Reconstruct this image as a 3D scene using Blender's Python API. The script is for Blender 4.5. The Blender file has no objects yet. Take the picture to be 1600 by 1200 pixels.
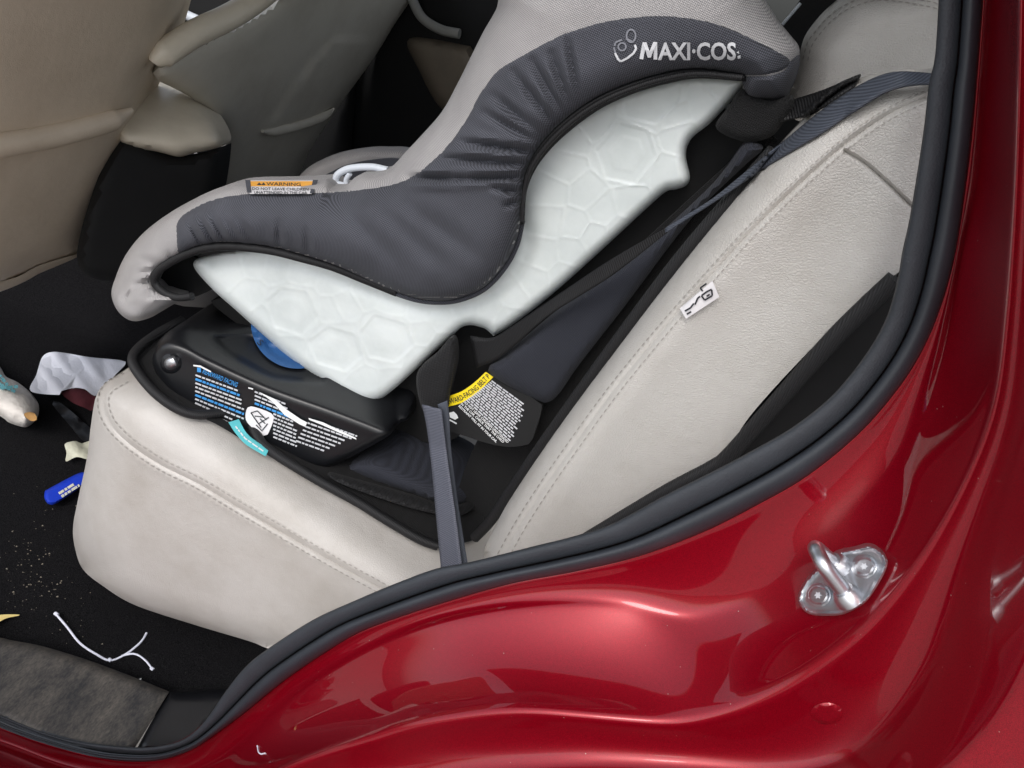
import bpy, math, random
import numpy as np
from mathutils import Vector, Matrix
from mathutils.geometry import delaunay_2d_cdt
random.seed(4); rng = np.random.default_rng(4)
scene = bpy.context.scene
COL = scene.collection

# ------------------------------------------------------------------ camera
# car frame: X = towards the rear of the car, Y = into the car, Z = up, ground at z = 0
CAM = np.array([0.0, -0.437, 1.30])
PITCH, YAW, ROLL, FPX = math.radians(35), math.radians(12), math.radians(13), 1209.0
fw = np.array([-math.sin(YAW)*math.cos(PITCH), math.cos(YAW)*math.cos(PITCH), -math.sin(PITCH)])
rt0 = np.array([math.cos(YAW), math.sin(YAW), 0.0]); up0 = np.cross(rt0, fw)
rt = rt0*math.cos(ROLL) + up0*math.sin(ROLL); up = up0*math.cos(ROLL) - rt0*math.sin(ROLL)
cd = bpy.data.cameras.new('camera'); cam = bpy.data.objects.new('camera', cd); COL.objects.link(cam)
cd.sensor_width = 36; cd.lens = 36*FPX/1600; cd.clip_start = 0.02; cd.clip_end = 200
cam.matrix_world = Matrix(((rt[0], up[0], -fw[0], CAM[0]), (rt[1], up[1], -fw[1], CAM[1]),
                           (rt[2], up[2], -fw[2], CAM[2]), (0, 0, 0, 1)))
scene.camera = cam
# ------------------------------------------------------------------ world, sun, exposure
SUN_EL, SUN_AZ = math.radians(52), math.radians(266)
w = bpy.data.worlds.new('World'); scene.world = w; w.use_nodes = True
nt = w.node_tree; bg = nt.nodes['Background']
sky = nt.nodes.new('ShaderNodeTexSky'); sky.sky_type = 'NISHITA'; sky.sun_disc = False
sky.sun_elevation = SUN_EL; sky.sun_rotation = math.radians(90)-SUN_AZ; sky.dust_density = 3.0
hs = nt.nodes.new('ShaderNodeHueSaturation'); hs.inputs['Saturation'].default_value = 0.42
nt.links.new(sky.outputs[0], hs.inputs['Color']); nt.links.new(hs.outputs[0], bg.inputs['Color'])
bg.inputs['Strength'].default_value = 0.15
sd = bpy.data.lights.new('sun', 'SUN'); sd.energy = 0.55; sd.angle = math.radians(22); sd.color = (1, .975, .94)
so = bpy.data.objects.new('sun', sd); COL.objects.link(so)
sv = Vector((math.cos(SUN_EL)*math.cos(SUN_AZ), math.cos(SUN_EL)*math.sin(SUN_AZ), math.sin(SUN_EL)))
so.rotation_euler = sv.to_track_quat('Z', 'Y').to_euler(); so.location = (0, -2, 4)
vs = scene.view_settings; vs.view_transform = 'Standard'; vs.look = 'None'; vs.gamma = 1
vs.exposure = 0.66

# ------------------------------------------------------------------ materials
def lin(r, g, b):
    f = lambda c: (c/255/12.92 if c/255 <= .04045 else ((c/255+.055)/1.055)**2.4)
    return (f(r), f(g), f(b), 1)
class N:
    def __init__(s, name):
        s.m = bpy.data.materials.new(name); s.m.use_nodes = True; s.t = s.m.node_tree
        s.b = s.t.nodes['Principled BSDF']
        s.co = s.n('ShaderNodeTexCoord').outputs['Object']
    def n(s, ty, **kw):
        o = s.t.nodes.new(ty)
        for k, v in kw.items(): setattr(o, k, v)
        return o
    def l(s, a, b): s.t.links.new(a, b)
    def noise(s, scale, detail=4, rough=.55, co=None):
        o = s.n('ShaderNodeTexNoise'); o.inputs['Scale'].default_value = scale
        o.inputs['Detail'].default_value = detail; o.inputs['Roughness'].default_value = rough
        s.l(co or s.co, o.inputs['Vector']); return o.outputs['Fac']
    def voro(s, scale, feature='F1'):
        o = s.n('ShaderNodeTexVoronoi', feature=feature); o.inputs['Scale'].default_value = scale
        s.l(s.co, o.inputs['Vector']); return o.outputs['Distance']
    def ramp(s, fac, a, b, lo=0., hi=1.):
        r = s.n('ShaderNodeValToRGB'); e = r.color_ramp.elements
        e[0].position, e[0].color, e[1].position, e[1].color = lo, a, hi, b
        s.l(fac, r.inputs[0]); return r.outputs[0]
    def math(s, op, a, b=None):
        o = s.n('ShaderNodeMath', operation=op)
        for i, v in enumerate((a, b)):
            if v is None: continue
            if isinstance(v, (int, float)): o.inputs[i].default_value = v
            else: s.l(v, o.inputs[i])
        return o.outputs[0]
    def bump(s, h, strength, dist=.001, prev=None):
        o = s.n('ShaderNodeBump'); o.inputs['Strength'].default_value = strength
        o.inputs['Distance'].default_value = dist; s.l(h, o.inputs['Height'])
        if prev: s.l(prev, o.inputs['Normal'])
        s.l(o.outputs[0], s.b.inputs['Normal']); return o.outputs[0]
    def set(s, **kw):
        for k, v in kw.items(): s.b.inputs[k.replace('_', ' ')].default_value = v
        return s
def plain(name, rgb, rough=.5, var=.15, bscale=0, bstr=.2, bdist=.001, **kw):
    k = N(name); c = lin(*rgb); d = tuple(v*(1-var) for v in c[:3])+(1,); e = tuple(min(1, v*(1+var)) for v in c[:3])+(1,)
    k.l(k.ramp(k.noise(23, 6), d, e, .3, .7), k.b.inputs['Base Color'])
    k.set(Roughness=rough, **kw)
    if bscale: k.bump(k.noise(bscale, 5), bstr, bdist)
    return k.m
def leather(name, rgb, grain=420, gs=.35, rough=.48, dirt=.13):
    k = N(name); c = lin(*rgb); d = (c[0]*(1-dirt), c[1]*(1-dirt*1.1), c[2]*(1-dirt*1.25), 1)
    k.l(k.ramp(k.noise(9, 8, .65), d, c, .30, .56), k.b.inputs['Base Color'])
    k.set(Roughness=rough)
    v = k.voro(grain, 'DISTANCE_TO_EDGE'); h = k.math('MINIMUM', v, .22)
    p = k.bump(h, min(1, gs*1.5), .0026); k.bump(k.noise(90, 4), .13, .004, p)
    return k.m
def weave(name, a, b, period=.0021, rough=.85, ang=35, fuzz=.2):
    k = N(name); mp = k.n('ShaderNodeMapping'); mp.inputs['Rotation'].default_value = (0, math.radians(ang), 0)
    k.l(k.co, mp.inputs[0]); sx = k.n('ShaderNodeSeparateXYZ'); k.l(mp.outputs[0], sx.inputs[0])
    q = 2*math.pi/period
    s1 = k.math('SINE', k.math('MULTIPLY', sx.outputs[0], q)); s2 = k.math('SINE', k.math('MULTIPLY', sx.outputs[2], q))
    f = k.math('MULTIPLY_ADD', k.math('MULTIPLY', s1, s2), .5); k.t.nodes[-1].inputs[2].default_value = .5
    f2 = k.math('MULTIPLY_ADD', k.math('MULTIPLY', s1, s2), .5)
    f2.node.inputs[2].default_value = .5
    f3 = k.math('ADD', f2, k.math('MULTIPLY', k.math('SUBTRACT', k.noise(14, 6), .5), fuzz*3))
    k.l(k.ramp(f3, lin(*a), lin(*b), .1, .95), k.b.inputs['Base Color'])
    k.set(Roughness=rough, Sheen_Weight=.03)
    k.bump(f2, .5, .0008); return k.m
def ribbed(name, a, b, period=.0016, axis=(40, 0, 0)):
    k = N(name); mp = k.n('ShaderNodeMapping'); mp.inputs['Rotation'].default_value = [math.radians(v) for v in axis]
    k.l(k.co, mp.inputs[0]); sx = k.n('ShaderNodeSeparateXYZ'); k.l(mp.outputs[0], sx.inputs[0])
    s1 = k.math('SINE', k.math('MULTIPLY', sx.outputs[0], 2*math.pi/period)); f = k.math('ADD', k.math('MULTIPLY', s1, .5), .5)
    k.l(k.ramp(f, lin(*a), lin(*b)), k.b.inputs['Base Color']); k.set(Roughness=.6); k.bump(f, .5, .0007); return k.m
def paint():
    k = N('red_metallic_paint')
    c = k.ramp(k.noise(2600, 2), lin(116, 1, 18), lin(166, 7, 33), .35, .7)
    sp = k.ramp(k.voro(150), (1, 1, 1, 1), (0, 0, 0, 1), .035, .07); ms = k.ramp(k.noise(60, 6, .7), (0, 0, 0, 1), (1, 1, 1, 1), .52, .60)
    mx = k.n('ShaderNodeMix', data_type='RGBA'); k.l(k.math('MULTIPLY', k.math('MULTIPLY', sp, ms), .7), mx.inputs[0]); k.l(c, mx.inputs[6]); mx.inputs[7].default_value = lin(196, 180, 170); k.l(mx.outputs[2], k.b.inputs['Base Color'])
    k.set(Metallic=.45, Roughness=.38, Coat_Weight=1.0, Coat_Roughness=.02, Specular_IOR_Level=.1)
    d = k.ramp(k.noise(38, 9, .75), (.01, .01, .01, 1), (.10, .10, .10, 1), .5, .8); k.l(d, k.b.inputs['Coat Roughness'])
    return k.m
def shellmat():
    k = N('milky_plastic'); k.l(k.ramp(k.noise(14, 7, .6), lin(204, 211, 210), lin(224, 230, 229), .35, .65), k.b.inputs['Base Color'])
    k.set(Roughness=.33, Subsurface_Weight=.4, Subsurface_Scale=.010, Subsurface_Radius=(1, 1, .9), Specular_IOR_Level=.45)
    k.bump(k.noise(90, 6), .08, .001); return k.m
def carpetmat():
    k = N('black_carpet'); k.l(k.ramp(k.noise(900, 2), lin(12, 12, 14), lin(50, 49, 51), .4, .78), k.b.inputs['Base Color'])
    k.set(Roughness=1.0, Specular_IOR_Level=.1); k.bump(k.noise(1100, 3), .9, .004); return k.m
def scuffmat():
    k = N('dusty_scuff_plastic'); mp = k.n('ShaderNodeMapping'); mp.inputs['Scale'].default_value = (1, .45, 1); mp.inputs['Rotation'].default_value = (0, 0, .7); k.l(k.co, mp.inputs[0])
    n1 = k.noise(30, 10, .78, mp.outputs[0]); n2 = k.noise(420, 5, .7, mp.outputs[0]); f = k.math('MULTIPLY', n1, k.math('ADD', n2, .5))
    k.l(k.ramp(f, lin(30, 31, 34), lin(96, 91, 84), .36, .78), k.b.inputs['Base Color'])
    k.set(Roughness=.65); k.bump(n2, .25, .001); return k.m
M = dict(
 leather=leather('grey_beige_leather', (194, 191, 186), 520), leather_smooth=leather('smooth_beige_leather', (188, 184, 179), 560, .18, .38, .16),
 tan=leather('taupe_seat_back_vinyl', (216, 200, 178), 520, .15, .5, .12), tan2=leather('olive_grey_seat_back_vinyl', (214, 209, 196), 520, .12, .5, .12),
 cream=leather('lightened_cream_vinyl', (230, 220, 200), 560, .1, .4, .12), paint=paint(), shell=shellmat(), carpet=carpetmat(), scuff=scuffmat(),
 rubber=plain('weatherstrip_rubber', (44, 48, 54), .5, .12, 700, .15), rubber_tex=plain('weatherstrip_lip', (46, 50, 56), .62, .15, 900, .5),
 black=plain('black_plastic', (20, 21, 24), .34, .15, 500, .08), matte=plain('matte_black_trim', (9, 9, 10), .8, .2, 300, .2),
 dark=weave('charcoal_weave', (24, 25, 30), (88, 90, 99), .0019), light=weave('light_grey_weave', (120, 118, 119), (186, 183, 182), .0017),
 trim=ribbed('black_binding', (8, 8, 9), (27, 27, 30), .0014), mat=weave('black_mat_fabric', (4, 4, 5), (15, 15, 17), .0022, .9),
 mesh=weave('black_mesh', (3, 3, 4), (22, 22, 25), .004, .8, 45), navy=weave('navy_grey_fabric', (24, 26, 34), (46, 49, 60), .0019),
 belt=ribbed('grey_belt_webbing', (52, 56, 66), (80, 86, 97), .0011, (0, 128, 0)), beltdark=ribbed('black_belt_webbing', (7, 7, 8), (18, 18, 21), .002, (0, 38, 0)),
 lap=ribbed('lap_belt_webbing', (62, 65, 76), (98, 101, 113), .0016, (0, -70, 0)),
 white=plain('white_print', (228, 230, 230), .6, .06), silver=plain('worn_silver_print', (216, 218, 222), .55, .18), faded=plain('faded_print', (128, 130, 138), .8, .1),
 ink=plain('dark_print', (34, 36, 42), .7, .1), blueink=plain('blue_print', (58, 140, 205), .6, .08), smallprint=plain('pale_grey_print', (190, 192, 196), .6, .1),
 orange=plain('orange_label', (236, 168, 60), .6, .06), yellow=plain('yellow_label', (240, 214, 20), .5, .04), teal=plain('teal_tag', (98, 200, 206), .7, .1, 900, .3),
 tissue=plain('white_tissue', (226, 228, 236), .9, .04, 260, .3, .002), nappy=plain('white_crumpled_wrap', (222, 216, 208), .85, .08, 160, .5, .003),
 stain=plain('brown_stain', (186, 142, 86), .9, .2), nappyprint=plain('teal_faded_print', (92, 150, 158), .9, .2), maroon=plain('maroon_cloth', (70, 16, 26), .9, .3, 300, .4),
 greenish=plain('pale_green_wrapper', (206, 206, 186), .6, .15, 200, .5, .003), blue=plain('blue_plastic', (28, 60, 190), .35, .1), dial=plain('blue_dial_plastic', (34, 78, 128), .4, .15),
 string=plain('white_cord', (228, 230, 244), .7, .05), straw=plain('dry_leaf', (206, 186, 120), .8, .2), crumb=plain('crumbs', (150, 142, 128), .9, .3),
 zinc=N('zinc_steel').set(Metallic=1.0, Roughness=.34, Base_Color=lin(206, 208, 212)).m, thread=plain('grey_thread', (158, 154, 148), .8, .1),
 concrete=plain('unseen_ground_concrete', (150, 147, 142), .9, .2, 60, .4), greytrim=plain('grey_door_trim', (150, 150, 146), .55, .05), ptag=plain('white_ribbon', (222, 220, 222), .8, .04),
 dimbeige=plain('dark_beige_trim', (120, 110, 96), .6, .1), silverpaint=plain('pale_plastic', (206, 212, 220), .4, .04))
zn = M['zinc'].node_tree
_k = zn.nodes.new('ShaderNodeTexNoise'); _k.inputs['Scale'].default_value = 260; _k.inputs['Detail'].default_value = 8
_r = zn.nodes.new('ShaderNodeMapRange'); _r.inputs['To Min'].default_value = .18; _r.inputs['To Max'].default_value = .6
zn.links.new(_k.outputs['Fac'], _r.inputs['Value']); zn.links.new(_r.outputs[0], zn.nodes['Principled BSDF'].inputs['Roughness'])

# ------------------------------------------------------------------ helpers
def rays(p):
    p = np.asarray(p, float).reshape(-1, 2)
    a = (p[:, 0]-800)/FPX; b = (600-p[:, 1])/FPX
    return fw[None] + a[:, None]*rt[None] + b[:, None]*up[None]
def at_t(p, t): return CAM[None] + rays(p)*np.asarray(t).reshape(-1, 1)
def ty(p, y): return (np.asarray(y)-CAM[1])/rays(p)[:, 1]
def tz(p, z): return (np.asarray(z)-CAM[2])/rays(p)[:, 2]
def tpl(p, p0, n):
    n = np.asarray(n, float); return ((np.asarray(p0)-CAM)@n)/(rays(p)@n)
def smax(a, b, k): d = np.clip(.5+.5*(a-b)/k, 0, 1); return b+(a-b)*d+k*d*(1-d)
def smin(a, b, k): return -smax(-a, -b, k)
def spl(pts, closed=False, step=6):
    P = np.array(pts, float); n = len(P); out = []
    rngi = range(n if closed else n-1)
    for i in rngi:
        p1, p2 = P[i], P[(i+1) % n]
        p0 = P[(i-1) % n] if closed or i > 0 else 2*p1-p2
        p3 = P[(i+2) % n] if closed or i < n-2 else 2*p2-p1
        L = np.linalg.norm((p2-p1)[:2]); m = max(1, int(L/step))
        for j in range(m):
            s = j/m
            out.append(.5*((2*p1)+(p2-p0)*s+(2*p0-5*p1+4*p2-p3)*s*s+(3*p1-p0-3*p2+p3)*s**3))
    if not closed: out.append(P[-1])
    return np.array(out)
def resample(P, n):
    P = np.asarray(P, float); d = np.r_[0, np.cumsum(np.linalg.norm(np.diff(P[:, :2], axis=0), axis=1))]
    s = np.linspace(0, d[-1], n); return np.stack([np.interp(s, d, P[:, k]) for k in range(P.shape[1])], 1)
def dist_line(p, line, closed=False):
    L = np.asarray(line, float)
    if closed: L = np.vstack([L, L[:1]])
    best = np.full(len(p), 1e9)
    for a, b in zip(L[:-1], L[1:]):
        ab = b-a; q = max(ab@ab, 1e-9); s = np.clip(((p-a)@ab)/q, 0, 1)
        best = np.minimum(best, np.hypot(p[:, 0]-a[0]-s*ab[0], p[:, 1]-a[1]-s*ab[1]))
    return best
def inside(p, poly):
    x, y = p[:, 0], p[:, 1]; r = np.zeros(len(p), bool); n = len(poly)
    for i in range(n):
        x1, y1 = poly[i]; x2, y2 = poly[(i+1) % n]
        c = ((y1 > y) != (y2 > y)) & (x < (x2-x1)*(y-y1)/((y2-y1) if abs(y2-y1) > 1e-9 else 1e-9)+x1)
        r ^= c
    return r
def link(name, verts, faces, mat, parent=None, smooth=True, sharp_angle=None):
    me = bpy.data.meshes.new(name); me.from_pydata([tuple(map(float, v)) for v in verts], [], [tuple(map(int, f)) for f in faces])
    me.update(); o = bpy.data.objects.new(name, me); COL.objects.link(o)
    if mat is not None: me.materials.append(M[mat] if isinstance(mat, str) else mat)
    if smooth:
        me.polygons.foreach_set('use_smooth', [True]*len(me.polygons))
        if sharp_angle: me.set_sharp_from_angle(angle=math.radians(sharp_angle))
    if parent is not None: o.parent = parent
    return o
def tag(o, label, cat, group=None):
    o['label'] = label; o['category'] = cat
    if group: o['group'] = group
    return o
def thing(name, label, cat, group=None):
    o = bpy.data.objects.new(name, None); COL.objects.link(o); o.empty_display_size = .05; return tag(o, label, cat, group)
def puff(e, wpx): q = np.clip(e/wpx, 0, 1); return np.sqrt(np.maximum(0, 1-(1-q)**2))
def relief(name, out, depth, mat, parent=None, step=8, back=.05, shrink=.0, closed_spl=True, bias=.3, sharp=40, extra=(), ydir=0.):
    """solid whose face follows an outline and a depth, with real thickness behind it"""
    B = spl(out, True, step) if closed_spl else np.array(out, float)
    keep = [0]
    for i in range(1, len(B)):
        if np.linalg.norm(B[i]-B[keep[-1]]) > step*.35: keep.append(i)
    B = B[keep]; n = len(B)
    lo, hi = B.min(0), B.max(0)
    gx, gy = np.meshgrid(np.arange(lo[0], hi[0], step), np.arange(lo[1], hi[1], step*.87))
    gx = gx + (np.arange(gx.shape[0]) % 2)[:, None]*step*.5
    G = np.stack([gx.ravel(), gy.ravel()], 1); G = G[inside(G, B)]
    if len(G): G = G[dist_line(G, B, True) > step*.6]
    for ln, offs in extra:
        X_ = np.vstack([resample(shift(ln, o_), max(4, int(len(resample(ln, 2)) and np.linalg.norm(np.diff(np.asarray(ln, float), axis=0), axis=1).sum()/4))) for o_ in offs])
        X_ = X_[inside(X_, B)]; X_ = X_[dist_line(X_, B, True) > step*.5]
        if len(X_) and len(G):
            far = np.min(np.hypot(G[:, None, 0]-X_[None, :, 0], G[:, None, 1]-X_[None, :, 1]), axis=1) > 2.6; G = np.vstack([G[far], X_])
    A = np.vstack([B, G])
    r = delaunay_2d_cdt([Vector(v) for v in A], [(i, (i+1) % n) for i in range(n)], [list(range(n))], 1, 1e-4)
    V = np.array([tuple(v) for v in r[0]]); F = [list(f) for f in r[2]]
    e = dist_line(V, B, True); t = depth(V, e); P = at_t(V, t)
    # orientation towards camera
    FF = []
    for f in F:
        a, b, c = V[f[0]], V[f[1]], V[f[2]]
        s = (b[0]-a[0])*(c[1]-a[1])-(b[1]-a[1])*(c[0]-a[0])
        FF.append(f if s < 0 else f[::-1])
    orig = {}
    for i, o_ in enumerate(r[3]):
        for q in o_: orig[q] = i
    loop = [orig[i] for i in range(n) if i in orig]
    ce = P[loop].mean(0); rd = rays(V[loop]); rd /= np.linalg.norm(rd, axis=1)[:, None]; rd = rd*(1-ydir)+np.array([0, bias+ydir, 0]); rd /= np.linalg.norm(rd, axis=1)[:, None]
    Q = P[loop]+rd*back; Q = Q+(Q.mean(0)-Q)*shrink
    b0 = len(P); m = len(loop); P = np.vstack([P, Q])
    area = sum(V[loop[i]][0]*V[loop[(i+1) % m]][1]-V[loop[(i+1) % m]][0]*V[loop[i]][1] for i in range(m))
    for i in range(m):
        j = (i+1) % m
        FF.append([loop[i], b0+i, b0+j, loop[j]] if area < 0 else [loop[i], loop[j], b0+j, b0+i])
    FF.append([b0+i for i in range(m)] if area > 0 else [b0+i for i in range(m)][::-1])
    return link(name, P, FF, mat, parent, True, sharp)
def tube(name, pts, r, mat, parent=None, seg=10, flat=1.0):
    P = [Vector(p) for p in pts]; V, F = [], []; n = len(P)
    rr = r if hasattr(r, '__len__') else [r]*n
    prev = None
    for i in range(n):
        T = (P[min(i+1, n-1)]-P[max(i-1, 0)]).normalized()
        if prev is None: U = T.orthogonal().normalized()
        else: U = (prev-T*prev.dot(T)).normalized()
        prev = U; W = T.cross(U)
        for k in range(seg):
            a = 2*math.pi*k/seg; V.append(P[i]+(U*math.cos(a)+W*math.sin(a)*flat)*rr[i])
    for i in range(n-1):
        for k in range(seg): F.append((i*seg+k, i*seg+(k+1) % seg, (i+1)*seg+(k+1) % seg, (i+1)*seg+k))
    F.append(tuple(range(seg))[::-1]); F.append(tuple((n-1)*seg+k for k in range(seg)))
    return link(name, V, F, mat, parent, True, 50)
def ptube(name, px, depth, r, mat, parent=None, step=6, lift=0., seg=10):
    p = spl(px, False, step); return tube(name, at_t(p[:, :2], depth(p[:, :2])-lift), r, mat, parent, seg)
def loft(name, rails, mat, parent=None, n=80, m=6, thick=.0, ease=True):
    """sheet through rails of (px, py, t)"""
    R = [resample(r, n) for r in rails]; rows = []
    for a in range(len(R)-1):
        for k in range(m): s = k/m; rows.append(R[a]*(1-s)+R[a+1]*s)
    rows.append(R[-1]); P = [at_t(q[:, :2], q[:, 2]) for q in rows]
    V = np.vstack(P); F = []
    for a in range(len(rows)-1):
        for i in range(n-1): F.append((a*n+i, (a+1)*n+i, (a+1)*n+i+1, a*n+i+1))
    o = link(name, V, F, mat, parent)
    if thick:
        md = o.modifiers.new('thickness', 'SOLIDIFY'); md.thickness = thick; md.offset = 0
    return o
def strap(name, e1, e2, y1, y2, mat, parent=None, thick=.0018, n=60, over=None):
    a, b = spl(e1, False, 8), spl(e2, False, 8); n_ = n
    a, b = resample(a, n_), resample(b, n_)
    over = over or (lambda p: np.full(len(p), 9.))
    ya = np.interp(np.linspace(0, 1, n_), np.linspace(0, 1, len(y1)), y1); yb = np.interp(np.linspace(0, 1, n_), np.linspace(0, 1, len(y2)), y2)
    rs_ = []
    for k in range(7):
        f = k/6; q = a*(1-f)+b*f; rs_.append(np.c_[q, np.minimum(ty(q, ya*(1-f)+yb*f), over(q))])
    return loft(name, rs_, mat, parent, n_, 1, thick)
def textmesh(s, bold=.0):
    cu = bpy.data.curves.new('lettering', 'FONT'); cu.body = s; cu.size = 1; cu.offset = bold; cu.resolution_u = 3
    ob = bpy.data.objects.new('lettering', cu); COL.objects.link(ob); dg = bpy.context.evaluated_depsgraph_get()
    me = bpy.data.meshes.new_from_object(ob.evaluated_get(dg)); bpy.data.objects.remove(ob); bpy.data.curves.remove(cu)
    V = np.array([v.co[:2] for v in me.vertices]); F = [tuple(p.vertices) for p in me.polygons]; bpy.data.meshes.remove(me); return V, F
def text(name, s, fn, width, height, depth, mat, parent, bold=0., lift=.0012):
    """fn maps (u,v) in px along/up the line to a point"""
    V, F = textmesh(s, bold); lo, hi = V.min(0), V.max(0); V = (V-[lo[0], 0])/[hi[0]-lo[0], .72]*[width, height]
    p = np.array([fn(u, v) for u, v in V]); P = at_t(p, depth(p)-lift)
    return link(name, P, F, mat, parent, False)
def line_fn(o, d):
    d = np.array(d, float)/np.hypot(*d); u = np.array([d[1], -d[0]]); o = np.array(o, float)
    return lambda a, b: o+d*a+u*b
def quads(name, qs, depth, mat, parent, lift=.001):
    p = np.array([v for q in qs for v in q], float); P = at_t(p, depth(p)-lift); k = 0; F = []
    for q in qs: F.append(tuple(range(k, k+len(q)))); k += len(q)
    return link(name, P, F, mat, parent, False)
def wordlines(lines, h):
    """rows of word-sized dashes standing for print too small to read"""
    qs = []
    for (x0, y0), (x1, y1) in lines:
        d = np.array([x1-x0, y1-y0], float); L = np.hypot(*d); d /= L; u = np.array([d[1], -d[0]])*h/2; s = 0
        while s < L-2:
            wd = min(random.uniform(3.5, 11), L-s); a = np.array([x0, y0])+d*s; b = a+d*wd
            qs.append([a-u, b-u, b+u, a+u]); s += wd+1.5
    return qs
def stitches(name, path, depth, mat, parent, dash=7, gap=4, wpx=1.1, lift=.0012):
    p = spl(path, False, 1.5); d = np.r_[0, np.cumsum(np.linalg.norm(np.diff(p, axis=0), axis=1))]; qs = []; s = 0
    while s+dash < d[-1]:
        a = np.array([np.interp(s, d, p[:, 0]), np.interp(s, d, p[:, 1])]); b = np.array([np.interp(s+dash, d, p[:, 0]), np.interp(s+dash, d, p[:, 1])])
        v = (b-a)/max(np.hypot(*(b-a)), 1e-6); u = np.array([v[1], -v[0]])*wpx; m_ = (a+b)/2
        qs.append([a-u*.5, m_-u, b-u*.5, b+u*.5, m_+u, a+u*.5]); s += dash+gap
    return quads(name, qs, depth, mat, parent, lift)
def shift(path, d):
    p = spl(path, False, 12); T = np.gradient(p, axis=0); T /= np.linalg.norm(T, axis=1)[:, None]; return p+np.c_[T[:, 1], -T[:, 0]]*d
def box(name, lo, hi, mat, parent=None, bev=.01):
    import bmesh
    bm = bmesh.new(); bmesh.ops.create_cube(bm, size=1)
    for v in bm.verts: v.co = Vector([lo[i]+(v.co[i]+.5)*(hi[i]-lo[i]) for i in range(3)])
    if bev: bmesh.ops.bevel(bm, geom=bm.edges[:], offset=bev, segments=3, profile=.5, affect='EDGES')
    me = bpy.data.meshes.new(name); bm.to_mesh(me); bm.free(); me.materials.append(M[mat]); o = bpy.data.objects.new(name, me); COL.objects.link(o)
    me.polygons.foreach_set('use_smooth', [True]*len(me.polygons)); me.set_sharp_from_angle(angle=math.radians(35))
    if parent is not None: o.parent = parent
    return o

# ------------------------------------------------------------------ setting: ground and car floor
FLOOR = .36
g = box('ground', (-8, -8, -.1), (8, 8, 0), 'concrete', None, 0); g['kind'] = 'structure'  # out of view, added for bounce light and paint reflections
# carpet as a gently uneven sheet, rising under the rear seat
nx, ny = 70, 60; X = np.linspace(-1.7, .55, nx); Y = np.linspace(-.03, 1.42, ny); V = []
for y in Y:
    for x in X:
        z = FLOOR+.006*math.sin(9*x+5*y)+.004*math.sin(23*x-14*y)
        tun = math.exp(-((y-.70)/.10)**4)*.16; rise = .10/(1+math.exp(-(x+.12)*22)); V.append((x, y, z+tun+rise))
F = [(j*nx+i, j*nx+i+1, (j+1)*nx+i+1, (j+1)*nx+i) for j in range(ny-1) for i in range(nx-1)]
fl = link('car_floor', V, F, 'carpet'); fl['kind'] = 'structure'
def tfloor(p): return tz(p, FLOOR+.004)

# ------------------------------------------------------------------ car body
car = thing('car', 'red car with its rear side door open, painted door jamb around the opening', 'car')
def yfl(p): p = np.asarray(p, float); return -.0798+6.67e-5*p[:, 0]-2.67e-5*p[:, 1]
STRIP_IN = [(-70,1085),(0,1116),(70,1144),(122,1158),(175,1165),(224,1168),(273,1161),(304,1144),(329,1116),(353,1081),(385,1042),(420,1014),(490,969),(560,937),(620,912),(680,890),(730,880),(780,868),(840,853),(900,838),(960,818),(1040,775),(1120,735),(1180,703),(1240,668),(1300,620),(1350,560),(1385,500),(1403,440),(1412,390),(1421,350),(1433,280),(1445,200),(1453,130),(1462,90),(1468,0),(1472,-80)]
STRIP_OUT = [(-70,1110),(0,1137),(35,1151),(105,1172),(175,1188),(245,1189),(297,1173),(332,1151),(385,1112),(420,1083),(455,1056),(505,1022),(560,989),(620,966),(700,940),(800,912),(900,893),(1000,869),(1100,831),(1180,791),(1260,745),(1340,680),(1400,612),(1440,550),(1470,480),(1492,400),(1508,300),(1520,200),(1530,80),(1536,0),(1540,-80)]
RC = [(-70,1140),(0,1166),(100,1202),(200,1220),(290,1212),(350,1185),(410,1135),(480,1076),(560,1026),(640,990),(709,968),(800,952),(900,947),(980,951),(1060,963),(1110,958),(1160,940),(1210,900),(1270,845),(1335,788),(1393,726),(1440,645),(1470,562),(1488,480),(1502,400),(1524,300),(1534,200),(1543,80),(1548,0),(1552,-80)]
RD = [(-70,1190),(0,1214),(100,1246),(200,1262),(300,1258),(380,1232),(450,1198),(520,1172),(590,1151),(660,1130),(765,1114),(835,1112),(905,1118),(975,1125),(1045,1130),(1092,1125),(1162,1104),(1232,1070),(1285,1035),(1355,980),(1425,895),(1481,806),(1530,705),(1558,617),(1573,495),(1581,390),(1588,250),(1592,100),(1594,0),(1596,-80)]
RE = [(-70,1240),(0,1262),(200,1310),(380,1290),(560,1245),(700,1218),(900,1206),(1100,1216),(1220,1216),(1320,1190),(1390,1130),(1453,1042),(1488,969),(1512,902),(1547,806),(1586,694),(1606,600),(1620,400),(1628,150),(1632,-80)]
RF = [(-70,1300),(200,1380),(560,1330),(900,1300),(1250,1310),(1430,1240),(1560,1120),(1640,950),(1690,750),(1720,500),(1735,200),(1740,-80)]
RG = [(-70,1420),(560,1560),(1250,1640),(1700,1560),(2050,1200),(2300,750),(2350,300),(2350,-80)]
for _r in (STRIP_IN, STRIP_OUT, RC, RD, RE, RF, RG):      # carry the opening on past the frame
    _r.insert(0, (-520, _r[0][1]-184)); _r.append((_r[-1][0]+14, -420))
def rail(path, off, n=200): p = resample(spl(path, False, 6), n); return np.c_[p, yfl(p)+off]
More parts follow.
